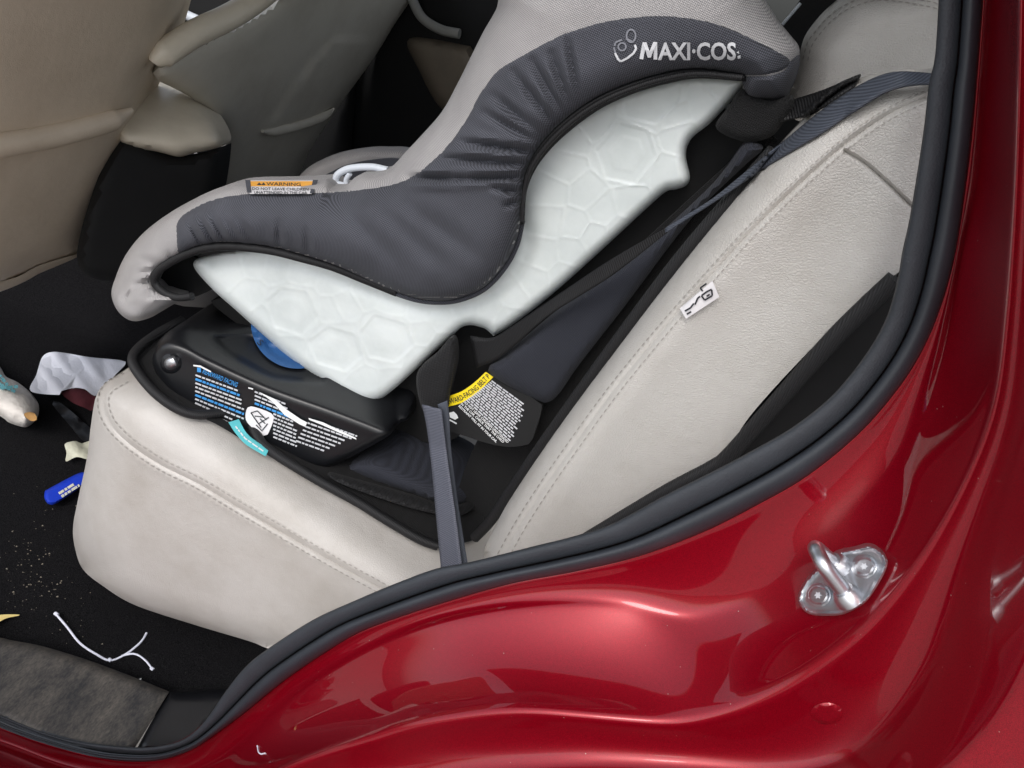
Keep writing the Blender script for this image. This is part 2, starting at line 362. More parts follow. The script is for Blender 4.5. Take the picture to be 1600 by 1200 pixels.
def jamb():
    n, m = 340, 18; rails = [rail(STRIP_IN, .02, n), rail(STRIP_OUT, -.004, n), rail(RC, -.014, n), rail(RD, -.078, n), rail(RE, -.090, n), rail(RF, -.150, n), rail(RG, -.19, n)]
    bulge = [0, .003, .004, .006, -.004, 0]
    rows = []
    for a in range(6):
        for k in range(m):
            s = k/m; q = rails[a]*(1-s)+rails[a+1]*s; q[:, 2] += bulge[a]*4*s*(1-s); rows.append(q)
    rows.append(rails[-1]); R = np.array(rows)
    for _ in range(2):
        Rn = R.copy(); Rn[1:-1] = .25*R[:-2]+.5*R[1:-1]+.25*R[2:]; R = Rn
    for _ in range(6):
        Rn = R.copy(); Rn[:, 1:-1] = .25*R[:, :-2]+.5*R[:, 1:-1]+.25*R[:, 2:]; R = Rn
    P = np.vstack([at_t(q[:, :2], ty(q[:, :2], q[:, 2])) for q in R]); K = len(R)
    F = [(a*n+i, (a+1)*n+i, (a+1)*n+i+1, a*n+i+1) for a in range(K-1) for i in range(n-1)]
    o = link('door_jamb', P, F, 'paint', car); md = o.modifiers.new('thickness', 'SOLIDIFY'); md.thickness = .0012; md.offset = -1
    return R
JR = jamb(); JRf = JR.reshape(-1, 3)
def tjamb(p):
    p = np.asarray(p, float).reshape(-1, 2); out = []
    for q in p:
        d = (JRf[:, 0]-q[0])**2+(JRf[:, 1]-q[1])**2; k = np.argsort(d)[:6]; wt = 1/(d[k]+4); out.append((JRf[k, 2]*wt).sum()/wt.sum())
    return ty(p, np.array(out))
# weatherstrip: soft bulb with a textured inner lip
def strip_part(name, f0, f1, h, mat, base):
    n, m = 340, 12; a, b = resample(spl(STRIP_IN, False, 6), n), resample(spl(STRIP_OUT, False, 6), n); rows = []
    for k in range(m+1):
        s = k/m; f = f0+(f1-f0)*s; q = a*(1-f)+b*f; rows.append(np.c_[q, ty(q, yfl(q)+base-h*math.sqrt(max(0, 1-(2*s-1)**2)))])
    V = np.vstack([at_t(q[:, :2], q[:, 2]) for q in rows]); F = [(r*n+i, (r+1)*n+i, (r+1)*n+i+1, r*n+i+1) for r in range(m) for i in range(n-1)]
    o = link(name, V, F, mat, car); md = o.modifiers.new('thickness', 'SOLIDIFY'); md.thickness = .004; md.offset = -1; return o
ws = strip_part('weatherstrip', .52, 1.0, .010, 'rubber', -.005); wl = strip_part('weatherstrip_lip', -.02, .53, .006, 'rubber_tex', -.004); wl.parent = ws
# sill scuff plate and black trim beside it
def tsill(p, e=None): return tz(p, .405-.0)
sill = relief('sill_plate', [(-500,800),(-80,975),(0,1000),(60,1012),(130,1033),(190,1055),(245,1077),(245,1077),(262,1084),(262,1084),(240,1120),(208,1172),(208,1172),(150,1172),(70,1152),(0,1122),(-80,1100),(-500,930)], lambda p, e: tsill(p)+.004*(1-puff(e, 10)), 'scuff', car, 7, .012, sharp=50)
st = relief('sill_trim', [(264,1085),(264,1085),(300,1083),(352,1080),(352,1080),(365,1085),(335,1120),(310,1150),(275,1172),(211,1175),(211,1175),(240,1122)], lambda p, e: tsill(p)+.001+.006*(1-puff(e, 14)), 'black', car, 7, .012, sharp=50)
relief('gap_fill_trim', [(1440,380),(1405,430),(1300,550),(1180,660),(1120,725),(1000,790),(880,850),(980,850),(1150,780),(1300,680),(1420,540),(1480,400)], lambda p, e: ty(p, yfl(p)+.10), 'matte', car, 14, .02)  # black panel added as fill for the dark interior behind the bolster
# door striker
_q = at_t([(1262,938),(1370,872),(1330,940),(1290,880)], tjamb([(1262,938),(1370,872),(1330,940),(1290,880)]))
_c = _q.mean(0); SN = np.linalg.svd(_q-_c)[2][2]; SN = SN*np.sign(SN@(CAM-_c))
def tst(p): return tpl(p, _c+SN*.003, SN)
stk = relief('striker', [(1247,932),(1249,945),(1264,959),(1290,962),(1320,959),(1352,941),(1374,910),(1386,885),(1384,870),(1370,856),(1355,852),(1335,857),(1310,862),(1298,870),(1275,890),(1257,910)],
   lambda p, e: tst(p)-.0008-.0022*np.exp(-((e-3)/2.6)**2)-.004*np.exp(-(dist_line(p, [(1302,882),(1326,936)])/17)**4), 'zinc', car, 2.5, .008, sharp=35)
def tb(p, l): return at_t([p], tst([p])-.004)[0]+SN*l
F1, F2 = tb((1309, 886), 0), tb((1326, 934), 0)
T1, T2 = at_t([(1273, 854)], tst([(1273, 854)])-.032)[0], at_t([(1286, 882)], tst([(1286, 882)])-.032)[0]
lp = [F1, F1*.5+T1*.5, T1*.85+F1*.15, T1*.92+T2*.08, T1*.5+T2*.5, T2*.92+T1*.08, T2*.85+F2*.15, T2*.5+F2*.5, F2]
cv = spl([p*1000 for p in lp], False, 1.5)/1000
tube('striker_loop', cv, .0046, 'zinc', stk, 14)
for Fo, To in ((F1, T1), (F2, T2)):
    d_ = (To-Fo)/np.linalg.norm(To-Fo); tube('loop_collar', [Fo-d_*.002, Fo+d_*.003, Fo+d_*.006], [.0082, .0078, .006], 'zinc', stk, 18)
for c in ((1350, 885), (1278, 930)):
    rg = lambda r: [(c[0]+r*math.cos(a), c[1]+.95*r*math.sin(a)) for a in np.linspace(0, 2*math.pi, 24, endpoint=False)]
    relief('bolt_seat', rg(20), lambda p, e: tst(p)-.0018-.0006*puff(e, 3), 'zinc', stk, 3, .003, sharp=30)
    bo = relief('bolt', rg(15.5), lambda p, e: tst(p)-.0052+.0012*(1-puff(e, 3)), 'zinc', stk, 2.5, .004, sharp=30)
    star = [(c[0]+(6.5 if k % 2 == 0 else 3.6)*math.cos(math.pi*k/6), c[1]+(6.5 if k % 2 == 0 else 3.6)*math.sin(math.pi*k/6)) for k in range(12)]
    quads('star_socket', [star], lambda p: tst(p)-.0052, 'silver', stk, .0004)
ring = [(1292+26*math.cos(a), 1115+17*math.sin(a)) for a in np.linspace(0, 2*math.pi, 24, endpoint=False)]
relief('plug', ring, lambda p, e: tjamb(p)-.0012*puff(e, 5)-.0004, 'paint', car, 5, .003)
# roof, far side and far doors of the cabin
V = []; nr = 24
for i in range(nr+1):
    for j in range(nr+1):
        u, v = i/nr, j/nr; x = -1.0+1.95*u; y = .02+1.38*v; V.append((x, y, 1.50-.10*(2*v-1)**4-.06*(2*u-1)**4))
roof = link('roof', V, [(i*(nr+1)+j, i*(nr+1)+j+1, (i+1)*(nr+1)+j+1, (i+1)*(nr+1)+j) for i in range(nr) for j in range(nr)], 'greytrim', car)  # out of view, added to shade the cabin; edges placed for the light
roof.modifiers.new('thickness', 'SOLIDIFY').thickness = .03
fd = box('far_door', (-.98, 1.36, .40), (.30, 1.42, 1.02), 'matte', car, .02)
def tfar(p): return ty(p, 1.355)
relief('door_armrest', [(640,60),(735,72),(735,72),(760,130),(740,190),(690,170),(655,110)], lambda p, e: tfar(p)-.03*puff(e, 25), 'dimbeige', fd, 8, .03)
ptube('door_handle', [(628,-30),(644,0),(660,28),(688,46),(718,53)], lambda p: ty(p, 1.31), [.008]*200, 'dimbeige', fd, 3) if False else None
hp = spl([(628,-30),(644,0),(660,28),(688,46),(718,53)], False, 3); tube('door_handle', at_t(hp, ty(hp, 1.325)), .011, 'greytrim', fd)
ff = box('far_front_door', (-2.0, 1.34, .40), (-1.0, 1.40, .86), 'matte', car, .02)
box('door_top_trim', (-2.0, 1.335, .865), (-1.0, 1.40, 1.02), 'greytrim', ff, .02)
box('pillar_trim', (-1.06, 1.30, .38), (-.93, 1.345, 1.45), 'matte', car, .015)
hp = spl([(270,14),(310,32),(350,50)], False, 3); tube('trim_strip', at_t(hp, ty(hp, 1.32)), .012, 'silverpaint', ff)
relief('belt_pillar', [(1205,70),(1225,36),(1250,0),(1262,-40),(1345,-40),(1290,40),(1255,100),(1225,150)], lambda p, e: ty(p, .52), 'matte', car, 12, .05)
hp = spl([(1223,38),(1251,5)], False, 3); tube('rod', at_t(hp, ty(hp, .50)), .0016, 'silverpaint', car)
box('far_quarter_trim', (.31, 1.36, .4), (.62, 1.42, 1.3), 'greytrim', car, .02)
box('dashboard', (-2.1, .05, .40), (-1.72, 1.33, 1.0), 'matte', car, .04)
box('rear_bulkhead', (.62, .05, .36), (.66, 1.40, 1.15), 'matte', car, .01)

# ------------------------------------------------------------------ rear seat
rs = thing('rear_seat', 'pale grey leather rear seat with stitched cushion and side bolster, under the child seat', 'seat')
SEAM = [(128,700),(135,650),(150,612),(172,592),(200,610),(240,650),(300,700),(380,762),(460,815),(540,868),(600,905),(660,940)]
ps = at_t([(200, 640)], ty([(200, 640)], .045))[0]; pe = at_t([(600, 905)], ty([(600, 905)], .045))[0]
sdv = (pe-ps)/np.linalg.norm(pe-ps); ntop = np.cross(sdv, [0, 1, 0]); ntop *= np.sign(ntop[2])
# cushion: near vertical side face, sloping top face, rounded front
nside = np.array([0, -1, .10]); nside /= np.linalg.norm(nside); nfront = np.array([-1, -.25, .25]); nfront /= np.linalg.norm(nfront)
pf = at_t([(135, 700)], ty([(135, 700)], .08))[0]
def ttop(p): return tpl(p, ps, ntop)
def tcush(p, e=None):
    t = smax(ttop(p), tpl(p, pe*.5+ps*.5, nside), .05)+.075*(1-puff(dist_line(p, CLEFT), 75))+.03*(1-puff(dist_line(p, CBOT), 40))
    dm = dist_line(p, SPATH); return t+.0032*np.exp(-(dm/3.)**2)-.0015*np.exp(-((dm-8)/5)**2)
CLEFT = spl([(210,576),(186,586),(165,598),(150,620),(142,665),(136,715),(122,780),(114,825),(118,860),(130,890)], False, 8)
CBOT = spl([(114,825),(118,860),(130,890),(160,915),(210,945),(300,975),(390,1002),(440,1016)], False, 8)
SPATH = spl([(196,588),(168,606),(160,628),(170,660),(200,692),(250,726),(310,756),(370,792),(440,832),(520,878),(600,922),(660,955)], False, 10)
cush = relief('cushion', [(186,586),(210,576),(300,560),(420,600),(560,690),(700,760),(790,800),(790,870),(740,930),(640,960),(520,1010),(440,1016),(415,1012),(390,1002),(300,975),(210,945),(160,915),(130,890),(118,860),(114,825),(122,780),(136,715),(142,665),(150,620),(165,598)], lambda p, e: tcush(p), 'leather_smooth', rs, 6, .32, .02, ydir=.9, extra=[(SPATH, (-8, -3, 0, 3, 8))])
stitches('stitching', shift(SPATH, 9), tcush, 'thread', cush, 6, 4); stitches('stitching', shift(SPATH, -8), tcush, 'thread', cush, 6, 4)
# side bolster of the backrest
BOUT = [(756,866),(775,820),(800,775),(850,700),(900,630),(960,550),(1040,445),(1120,345),(1200,250),(1260,185),(1300,150),(1335,128),(1380,113),(1430,109),(1480,120),(1490,250),(1450,390),(1400,428),(1285,528),(1180,640),(1122,718),(1040,764),(920,838),(860,900),(770,910)]
BSEAM = [(780,880),(812,822),(850,762),(900,690),(960,608),(1030,522),(1100,442),(1180,355),(1260,278),(1330,218),(1400,172),(1470,142)]
bsp = spl(BSEAM, False, 10); FRONT = spl(BOUT[:14], False, 10)
CRE = spl([(1320,236),(1350,254),(1385,284),(1425,322)], False, 6)
def tbol(p, e=None):
    q = dist_line(p, FRONT); y = .055+.055*(1-puff(q, 75))**1.2-.006*np.exp(-(dist_line(p, bsp)/60)**2)
    return ty(p, y)+.0026*np.exp(-(dist_line(p, bsp)/3.2)**2)+.004*np.exp(-(dist_line(p, CRE)/3)**2)
bol = relief('backrest_bolster', BOUT, lambda p, e: tbol(p), 'leather', rs, 6, .10, .02, extra=[(bsp, (-6, -3, 0, 3, 6)), (CRE, (-5, -2.5, 0, 2.5, 5))])
stitches('stitching', shift(BSEAM, 9), tbol, 'thread', bol, 7, 4); stitches('stitching', shift(BSEAM, -9), tbol, 'thread', bol, 7, 4)
ptube('bolster_edge', [(1400,436),(1346,486),(1296,536),(1198,646),(1140,711),(1114,731),(1040,770),(918,842)], lambda p: ty(p, .052), .0062, 'trim', rs, 5)
tg = relief('ribbon_tag', [(1062,482),(1062,482),(1072,498),(1072,498),(1124,464),(1124,464),(1113,439),(1113,439)], lambda p, e: tbol(p)-.006, 'ptag', bol, 4, .001)
tt = lambda p: tbol(np.asarray(p, float))-.0065
def pic(segs, wd=1.3):
    qs = []
    for a, b in segs:
        a, b = np.array(a, float), np.array(b, float); d = (b-a)/np.hypot(*(b-a)); u = np.array([d[1], -d[0]])*wd; qs.append([a-u, b-u, b+u, a+u])
    return qs
quads('pictogram', pic([((1070,486),(1079,481)),((1079,481),(1084,474)),((1073,491),(1080,487)),((1086,476),(1090,466)),((1090,466),(1094,463)),((1096,462),(1101,469)),((1096,462),(1104,456)),((1104,456),(1112,452)),((1101,469),(1113,462)),((1113,462),(1112,453)),((1104,463),(1109,460)),((1094,450),(1098,455)),((1094,450),(1104,443))]), tt, 'ink', tg, .0008)
# main backrest shoulder behind the bolster
HOUT = [(1229,158),(1246,105),(1250,84),(1256,66),(1268,48),(1286,27),(1308,9),(1335,-10),(1420,-30),(1520,-30),(1520,120),(1450,125),(1390,125),(1340,140),(1300,165),(1250,190)]
HL = spl(HOUT[:9], False, 10)
def thead(p, e=None): q = dist_line(p, HL); return ty(p, .24+.06*(1-puff(q, 60)))
sh = relief('backrest_shoulder', HOUT, lambda p, e: thead(p), 'leather', rs, 7, .20)
hs_ = [(1262,95),(1268,72),(1282,52),(1302,30),(1330,12),(1375,0),(1440,8),(1480,18)]
stitches('stitching', hs_, thead, 'thread', sh, 7, 4); stitches('stitching', shift(hs_, 8), thead, 'thread', sh, 7, 4)
box('backrest', (.10, .22, .70), (.42, 1.30, .95), 'leather', rs, .05) if False else None

# ------------------------------------------------------------------ front seats and console
lean = np.array([math.cos(math.radians(22)), 0, -math.sin(math.radians(22))]); pb = np.array([-.82, .3, .88])
def tseat(p): return tpl(p, pb, lean)
fs = thing('front_seat', 'taupe front seat back with a padded pocket seam, edge-on beside the footwell', 'seat', 'front seats')
FO = [(282,-10),(262,60),(240,110),(215,170),(195,230),(170,290),(147,345),(140,362),(118,398),(60,420),(0,447),(-120,490),(-300,420),(-300,-80),(100,-120),(300,-90)]
PIP = spl([(-60,240),(0,227),(70,215),(140,198),(182,185),(206,172)], False, 6)
def tfs(p, e=None): return tseat(p)-.010*(p[:, 1] > np.interp(p[:, 0], PIP[:, 0], PIP[:, 1]))+.004*np.exp(-(dist_line(p, FSE)/3)**2)
FSE = spl([(206,185),(190,252),(168,300),(150,336),(140,360)], False, 6)
b1 = relief('seat_back', FO, lambda p, e: tfs(p)+.06*(1-puff(e, 45)), 'tan', fs, 8, .12)
p_ = PIP; tube('pocket_roll', at_t(p_, tseat(p_)-.010), [.0145*min(1, .25+(len(p_)-1-i)/7) for i in range(len(p_))], 'tan', fs, 14)
stitches('stitching', [(-20,248),(70,233),(140,215),(190,196)], tfs, 'thread', b1, 3, 3, .8)
relief('seat_skirt', [(-200,470),(0,440),(60,415),(118,398),(116,404),(60,428),(0,456),(-200,520)], lambda p, e: tseat(p)+.02, 'tan', fs, 8, .03)
f2 = thing('front_seat', 'grey-green front seat back beyond the centre console, bolster edge coloured pale as if lit from behind', 'seat', 'front seats')
FAR = [(243,101),(315,61),(378,31),(427,0),(470,-40),(650,-60),(645,-10),(612,40),(572,100),(525,165),(478,235),(440,300),(345,330),(342,290),(345,236),(346,212),(330,183),(302,155),(268,136),(246,124)]
def tfs2(p, e=None): return tseat(p)+.004*np.exp(-(dist_line(p, FS2)/3)**2)-.008*inside(p, [(520,60),(640,60),(520,172),(412,205),(455,140)])
FS2 = spl([(510,66),(470,118),(440,165),(412,205),(390,240),(360,290)], False, 6)
b2 = relief('seat_back', FAR, lambda p, e: tfs2(p)+.05*(1-puff(e, 40)), 'tan2', f2, 8, .10)
bp = spl([(240,98),(250,88),(303,53),(357,27),(400,0),(450,-40)], False, 6); tube('side_bolster', at_t(bp, tseat(bp)+.004), [.018*min(1, .4+i_/5) for i_ in range(len(bp))], 'cream', f2, 16)  # paler vinyl puts the windscreen light on this edge into its colour
pp = spl([(410,205),(425,206),(470,195),(505,182),(522,170)], False, 5); tube('pocket_roll', at_t(pp, tseat(pp)-.006), [.0105*min(1, .3+min(i, len(pp)-1-i)/6) for i in range(len(pp))], 'tan2', f2, 12)
cc = thing('centre_console', 'black centre console with a worn beige armrest lid between the front seats', 'console')
LID = [(234,122),(266,135),(301,154),(329,182),(345,210),(347,226),(336,232),(300,240),(280,245),(250,238),(190,222),(170,170),(200,130)]
pc = at_t([(290, 190)], ty([(290, 190)], .55))[0]
def tlid(p, e=None): return smax(tpl(p, pc, np.array([.12, 0, 1.])), tpl(p, at_t([(300, 225)], ty([(300, 225)], .52))[0], np.array([.85, -.5, .2])), .06)
relief('armrest_lid', LID, lambda p, e: tlid(p)+.03*(1-puff(e, 26)), 'cream', cc, 6, .10)
relief('console_body', [(180,224),(250,240),(280,248),(336,234),(345,230),(338,290),(325,340),(300,420),(180,440),(120,400)], lambda p, e: tlid(p)+.02+.02*(1-puff(e, 20)), 'matte', cc, 10, .12)

# ------------------------------------------------------------------ seat protector mat
pm = thing('seat_protector', 'black fabric seat protector mat with bound edge spread under the child seat', 'mat')
MOUT = [(283,500),(245,523),(217,544),(207,562),(217,584),(245,616),(280,640),(305,648),(340,664),(380,688),(420,712),(500,754),(560,787),(600,812),(653,842),(684,853),(726,848),(744,838),(755,800),(720,700),(600,600),(420,520)]
def tmat(p, e=None): return ttop(p)-.006
bm_ = relief('mat_sheet', MOUT, lambda p, e: tmat(p)-.006*np.exp(-(e/14)**2), 'mat', pm, 8, .005)
ptube('edge_binding', [(285,500),(245,522),(217,544),(207,562),(217,584),(245,616),(280,640),(310,648),(345,645),(374,642),(390,655),(402,682),(425,706),(500,752),(560,785),(600,810),(653,841),(684,853)], lambda p: tmat(p), .0052, 'trim', pm, 5, .008)
relief('mat_back', [(726,850),(744,838),(765,815),(790,778),(820,735),(890,635),(960,540),(1060,410),(1150,305),(1215,232),(1190,215),(1100,290),(900,480),(800,600),(740,700),(715,780)], lambda p, e: ty(p, .185)+.0, 'mat', pm, 9, .008)
ptube('edge_binding', [(742,840),(768,812),(800,764),(850,692),(900,622),(960,540),(1060,408),(1150,303),(1210,236)], lambda p: ty(p, .108), .0055, 'trim', pm, 6, .0)
relief('padded_pocket', [(512,738),(540,722),(590,690),(622,662),(670,668),(735,695),(752,722),(754,752),(742,780),(700,790),(640,772),(560,750)], lambda p, e: smax(tmat(p)-.03, ty(p, .13), .03)+.03*(1-puff(e, 34)), 'navy', pm, 7, .04)
relief('pocket_mesh', [(512,740),(560,752),(640,774),(700,792),(744,780),(742,793),(712,806),(650,796),(570,770),(525,752)], lambda p, e: tmat(p)-.012-.004*puff(e, 8), 'mesh', pm, 5, .015)
tl = relief('brand_tab', [(357,660),(357,660),(373,655),(373,655),(388,680),(420,702),(420,702),(415,713),(415,713),(385,695),(368,677)], lambda p, e: tmat(p)-.012, 'teal', pm, 4, .0012)
quads('tab_print', wordlines([((368,666),(383,685)), ((383,685),(413,706))], 2.2), lambda p: tmat(p)-.0125, 'white', tl, .0008)

# ------------------------------------------------------------------ child seat
cs = thing('child_seat', 'grey fabric child car seat with milky white hexagon shell on a black base', 'child seat')
# base
topn = ntop; pbase = at_t([(430, 620)], ty([(430, 620)], .135))[0]
BASE = [(243,546),(252,528),(285,508),(340,516),(420,520),(520,560),(640,600),(640,650),(622,662),(606,682),(560,708),(522,727),(500,732),(460,724),(415,700),(380,676),(330,655),(280,628),(250,594),(238,566)]
RIDGE = spl([(243,546),(262,538),(290,545),(330,566),(420,607),(520,643),(600,674),(620,684)], False, 8)
DISH = spl([(332,528),(345,522),(400,520),(480,560),(510,596),(470,597),(425,590),(385,570),(350,548)], True, 5)
_a, _b = [at_t([q], ttop(np.array([q], float))-.010)[0] for q in ((250, 600), (505, 733))]
_n = np.cross(_b-_a, [0, .22, 1]); _n = _n*np.sign(_n@(CAM-_a)); _n /= np.linalg.norm(_n)
def tbase(p, e=None):
    p = np.asarray(p, float); s = p[:, 1]-np.interp(p[:, 0], RIDGE[:, 0], RIDGE[:, 1]); k = np.log1p(np.exp(-np.clip(s, -300, 300)/5))*5
    dq = dist_line(p, DISH, True); q = np.clip(np.where(inside(p, DISH), dq, -dq)/14+.3, 0, 1); q = q*q*(3-2*q)
    return tpl(p, _a, _n)+k*.0011+.014*q-.0025*np.exp(-(s/12)**2)
base = relief('base', BASE, lambda p, e: tbase(p)+.012*(1-puff(e, 12)), 'black', cs, 4, .30, bias=.6)
ring = [(267+17*math.cos(a), 568+16*math.sin(a)) for a in np.linspace(0, 2*math.pi, 20, endpoint=False)]
relief('rivet_boss', ring, lambda p, e: tbase(p)-.003*puff(e, 5), 'black', cs, 4, .006)
ring = [(267+10.5*math.cos(a), 568+10*math.sin(a)) for a in np.linspace(0, 2*math.pi, 20, endpoint=False)]
relief('rivet', ring, lambda p, e: tbase(p)-.004-.0045*puff(e, 10), 'zinc', cs, 2.5, .004)
ring = [(465+73*math.cos(a), 504+72*math.sin(a)) for a in np.linspace(0, 2*math.pi, 40, endpoint=False)]
dl = relief('recline_dial', ring, lambda p, e: tbase(p)-.004-.003*puff(e, 8)+.003*np.exp(-((e-14)/3)**2), 'dial', cs, 5, .05)
text('dial_mark', 'S', line_fn((401, 536), (.7, .7)), 7, 10, lambda p: tbase(p)-.009, 'ink', dl)
# printed label on the base
lb = quads('label_heading', [[(308,574),(314,575),(314,582),(308,581)]], tbase, 'blueink', base, .002)
text('label_heading', 'REARWARD FACING', line_fn((316, 583), (54, 22)), 58, 7.5, tbase, 'blueink', base, .01, .002)
L1 = []; L2 = []; L3 = []; BL = []
for k in range(9):
    o = (305.5-.1*k, 586+6.2*k); ln = ((o[0], o[1]), (o[0]+min(76, 66+3*k)-(18 if k > 6 else 0), o[1]+(66+3*k)*.37-(6 if k > 6 else 0)))
    (BL if k in (1, 5) else L1).append(ln)
for k in range(11):
    x0 = 398 if k < 4 else 427; y0 = 612+6.0*k+(0 if k < 4 else 10.5); x1 = 446+min(18, 3*k); ln = ((x0, y0), (x1, y0+(x1-x0)*.40)); (BL if k == 3 else L2).append(ln)
for k in range(7): x0, y0 = 484-3.6*k, 655+5.6*k; L3.append(((x0, y0), (x0+74-5*k, y0+(74-5*k)*.36)))
quads('fine_print', wordlines(L1+L2+L3, 2.6), tbase, 'smallprint', base, .002); quads('fine_print', wordlines(BL, 3.4), tbase, 'blueink', base, .002)
stc = relief('picture_sticker', [(384,645),(392,635),(424,646),(427,657),(418,679),(411,681),(387,661)], lambda p, e: tbase(p)-.0025, 'ptag', base, 4, .0006)
quads('sticker_drawing', pic([((392,645),(398,654)),((398,654),(408,668)),((392,645),(402,642)),((402,642),(416,656)),((404,662),(420,652)),((406,654),(414,662)),((398,650),(412,652)),((410,672),(418,662)),((400,664),(410,674))], .8), lambda p: tbase(p)-.003, 'ink', stc, .0006)
for q_ in ([(302,570),(313,571),(330,580),(329,582),(313,574),(302,572)], [(388,605),(396,607),(395,609),(388,607)], [(404,612),(430,624),(448,640),(470,655),(480,660),(477,667),(468,663),(444,648),(426,628)], [(482,653),(505,660),(530,672),(556,684),(557,687),(530,676),(503,664),(483,656)]): quads('torn_edge', [q_], tbase, 'white', base, .0032)
# shell
SHELL = [(302,413),(330,398),(400,390),(470,392),(540,410),(600,435),(650,452),(690,455),(730,444),(765,420),(788,390),(800,345),(806,290),(830,240),(865,205),(920,168),(980,140),(1040,122),(1100,115),(1166,121),(1166,121),(1158,140),(1112,190),(1086,211),(1075,226),(1072,246),(1078,276),(1072,290),(1056,296),(1040,300),(1010,326),(930,400),(860,462),(800,508),(771,525),(771,525),(760,515),(750,511),(736,508),(722,511),(708,523),(650,577),(612,611),(590,625),(565,629),(540,620),(510,600),(460,566),(420,531),(370,486),(330,450)]
HEX = [[(439,448),(480,455),(499,498),(472,526),(427,511),(415,469)], [(512,509),(554,521),(568,558),(540,582),(494,568),(479,533)], [(585,490),(634,505),(648,540),(617,568),(575,558),(561,518)], [(968,191),(1013,203),(1027,245),(992,290),(945,280),(930,234)], [(971,150),(1020,118),(1066,132),(1062,157),(1024,196),(975,184)]]
seeds = [(np.mean([h[0] for h in H]), np.mean([h[1] for h in H])) for H in HEX]+[(360,425),(395,415),(388,455),(430,420),(470,425),(520,440),(535,478),(575,455),(615,475),(655,485),(690,500),(660,520),(725,485),(765,480),(800,465),(795,495),(690,540),(655,560),(570,600),(610,600),(520,485),(880,262),(915,304),(862,300),(890,215),(925,190),(898,350),(940,330),(860,345),(891,395),(850,400),(930,370),(835,440),(880,430),(985,320),(1045,270),(1060,215),(1050,180),(1105,165),(1130,140),(970,360),(450,545),(420,500)]
seeds = np.array(seeds)
def hexrel(p):
    d = np.hypot(p[:, None, 0]-seeds[None, :, 0], p[:, None, 1]-seeds[None, :, 1]); d[:, :5] -= 20; d.sort(axis=1); g_ = d[:, 1]-d[:, 0]
    h = .0007*np.exp(-(g_/3.0)**2)
    for H in HEX:
        H = np.array(H, float); c = H.mean(0); q = dist_line(p, H, True); ins = inside(p, H)
        h = np.where(ins, 0, h); h = h+np.where(ins, -.0006*np.clip(q/3, 0, 1), 0)+.0005*np.exp(-(q/2.4)**2)
        inn = c+(H-c)*.62; q2 = dist_line(p, inn, True); h = h+np.where(inside(p, inn), .0004*np.clip(q2/3, 0, 1), 0)
    return h
RIM = spl([(806,290),(812,340),(822,370),(815,410),(780,450),(730,475),(690,482),(640,476),(560,445),(470,412),(400,404),(330,408)], False, 8)
def tshell(p, e=None): return ty(p, .172)
shell = relief('shell', SHELL, lambda p, e: tshell(p)+.018*(1-puff(e, 18))-hexrel(p)+.006*np.exp(-(dist_line(p, RIM)/14)**2), 'shell', cs, 3.0, .05, .0, ydir=0, bias=0)
# fabric cover
COVER = [(213,502),(196,497),(182,483),(174,460),(180,435),(196,399),(224,364),(266,332),(315,305),(350,291),(381,286),(440,285),(498,282),(512,281),(522,290),(541,290),(560,274),(604,266),(635,236),(655,215),(690,175),(715,130),(735,90),(755,50),(775,15),(795,-30),(900,-70),(1100,-70),(1180,-30),(1196,0),(1215,30),(1235,55),(1248,72),(1249,90),(1245,115),(1235,142),(1224,158),(1195,161),(1167,148),(1158,122),(1130,114),(1090,111),(1040,117),(985,134),(930,159),(880,194),(845,231),(825,265),(818,300),(815,345),(805,385),(785,420),(755,450),(720,466),(690,471),(650,467),(600,451),(560,433),(520,416),(470,401),(420,389),(360,383),(320,386),(290,398),(266,411),(248,424),(241,440),(252,453),(283,465),(259,481),(238,495)]
CB = spl(COVER, True, 7)
SILH = spl(COVER[4:38], False, 8)     # the upper and outer edge, turning away
LOW = spl(COVER[39:], False, 8)
CRS = [((886,58),(906,160),1.7,5),((862,84),(892,172),2,6),((832,95),(882,182),2,6),((802,112),(868,196),2,6),((772,150),(850,216),2,7),((756,176),(848,226),2,6),((722,222),(838,238),3.2,6),((690,248),(826,256),2.8,6),((636,277),(720,280),4,6),((720,280),(820,276),3,5),((766,292),(816,302),2,5),((790,322),(816,312),2,5),((560,300),(700,420),1.6,14),((605,300),(760,410),1.6,14),((520,310),(640,430),1.4,14),
       ((296,350),(318,384),2.2,4),((312,340),(338,382),2,4),((330,335),(356,382),1.8,5),((352,345),(380,382),1.5,5),((372,345),(400,385),1.5,6),((435,345),(438,390),1.6,5),((478,360),(484,402),1.4,5),((214,430),(242,420),1.6,4),((208,445),(240,436),2.5,4),((192,470),(214,450),2.6,4),((214,450),(240,438),2.6,4),((262,395),(270,408),1.4,4),((225,470),(250,458),1.2,4),((232,482),(258,466),1.0,4),((205,400),(250,415),1.2,6)]
def creases(p):
    h = np.zeros(len(p))
    for a, b, dp, wd in CRS:
        a, b = np.array(a, float), np.array(b, float); ab = b-a; s = np.clip(((p-a)@ab)/(ab@ab), 0, 1)
        d = np.hypot(p[:, 0]-a[0]-s*ab[0], p[:, 1]-a[1]-s*ab[1]); sg = np.sign((p[:, 0]-a[0])*ab[1]-(p[:, 1]-a[1])*ab[0])
        h += dp*.0024*(np.exp(-(d/wd)**2)-.55*np.exp(-((d-wd*2)/(wd*1.3))**2))*np.sin(math.pi*np.clip(.12+.8*s, 0, 1))
    return h
WRK = [(random.uniform(0, 2*math.pi), random.uniform(.01, .03), random.uniform(.01, .03)) for _ in range(6)]
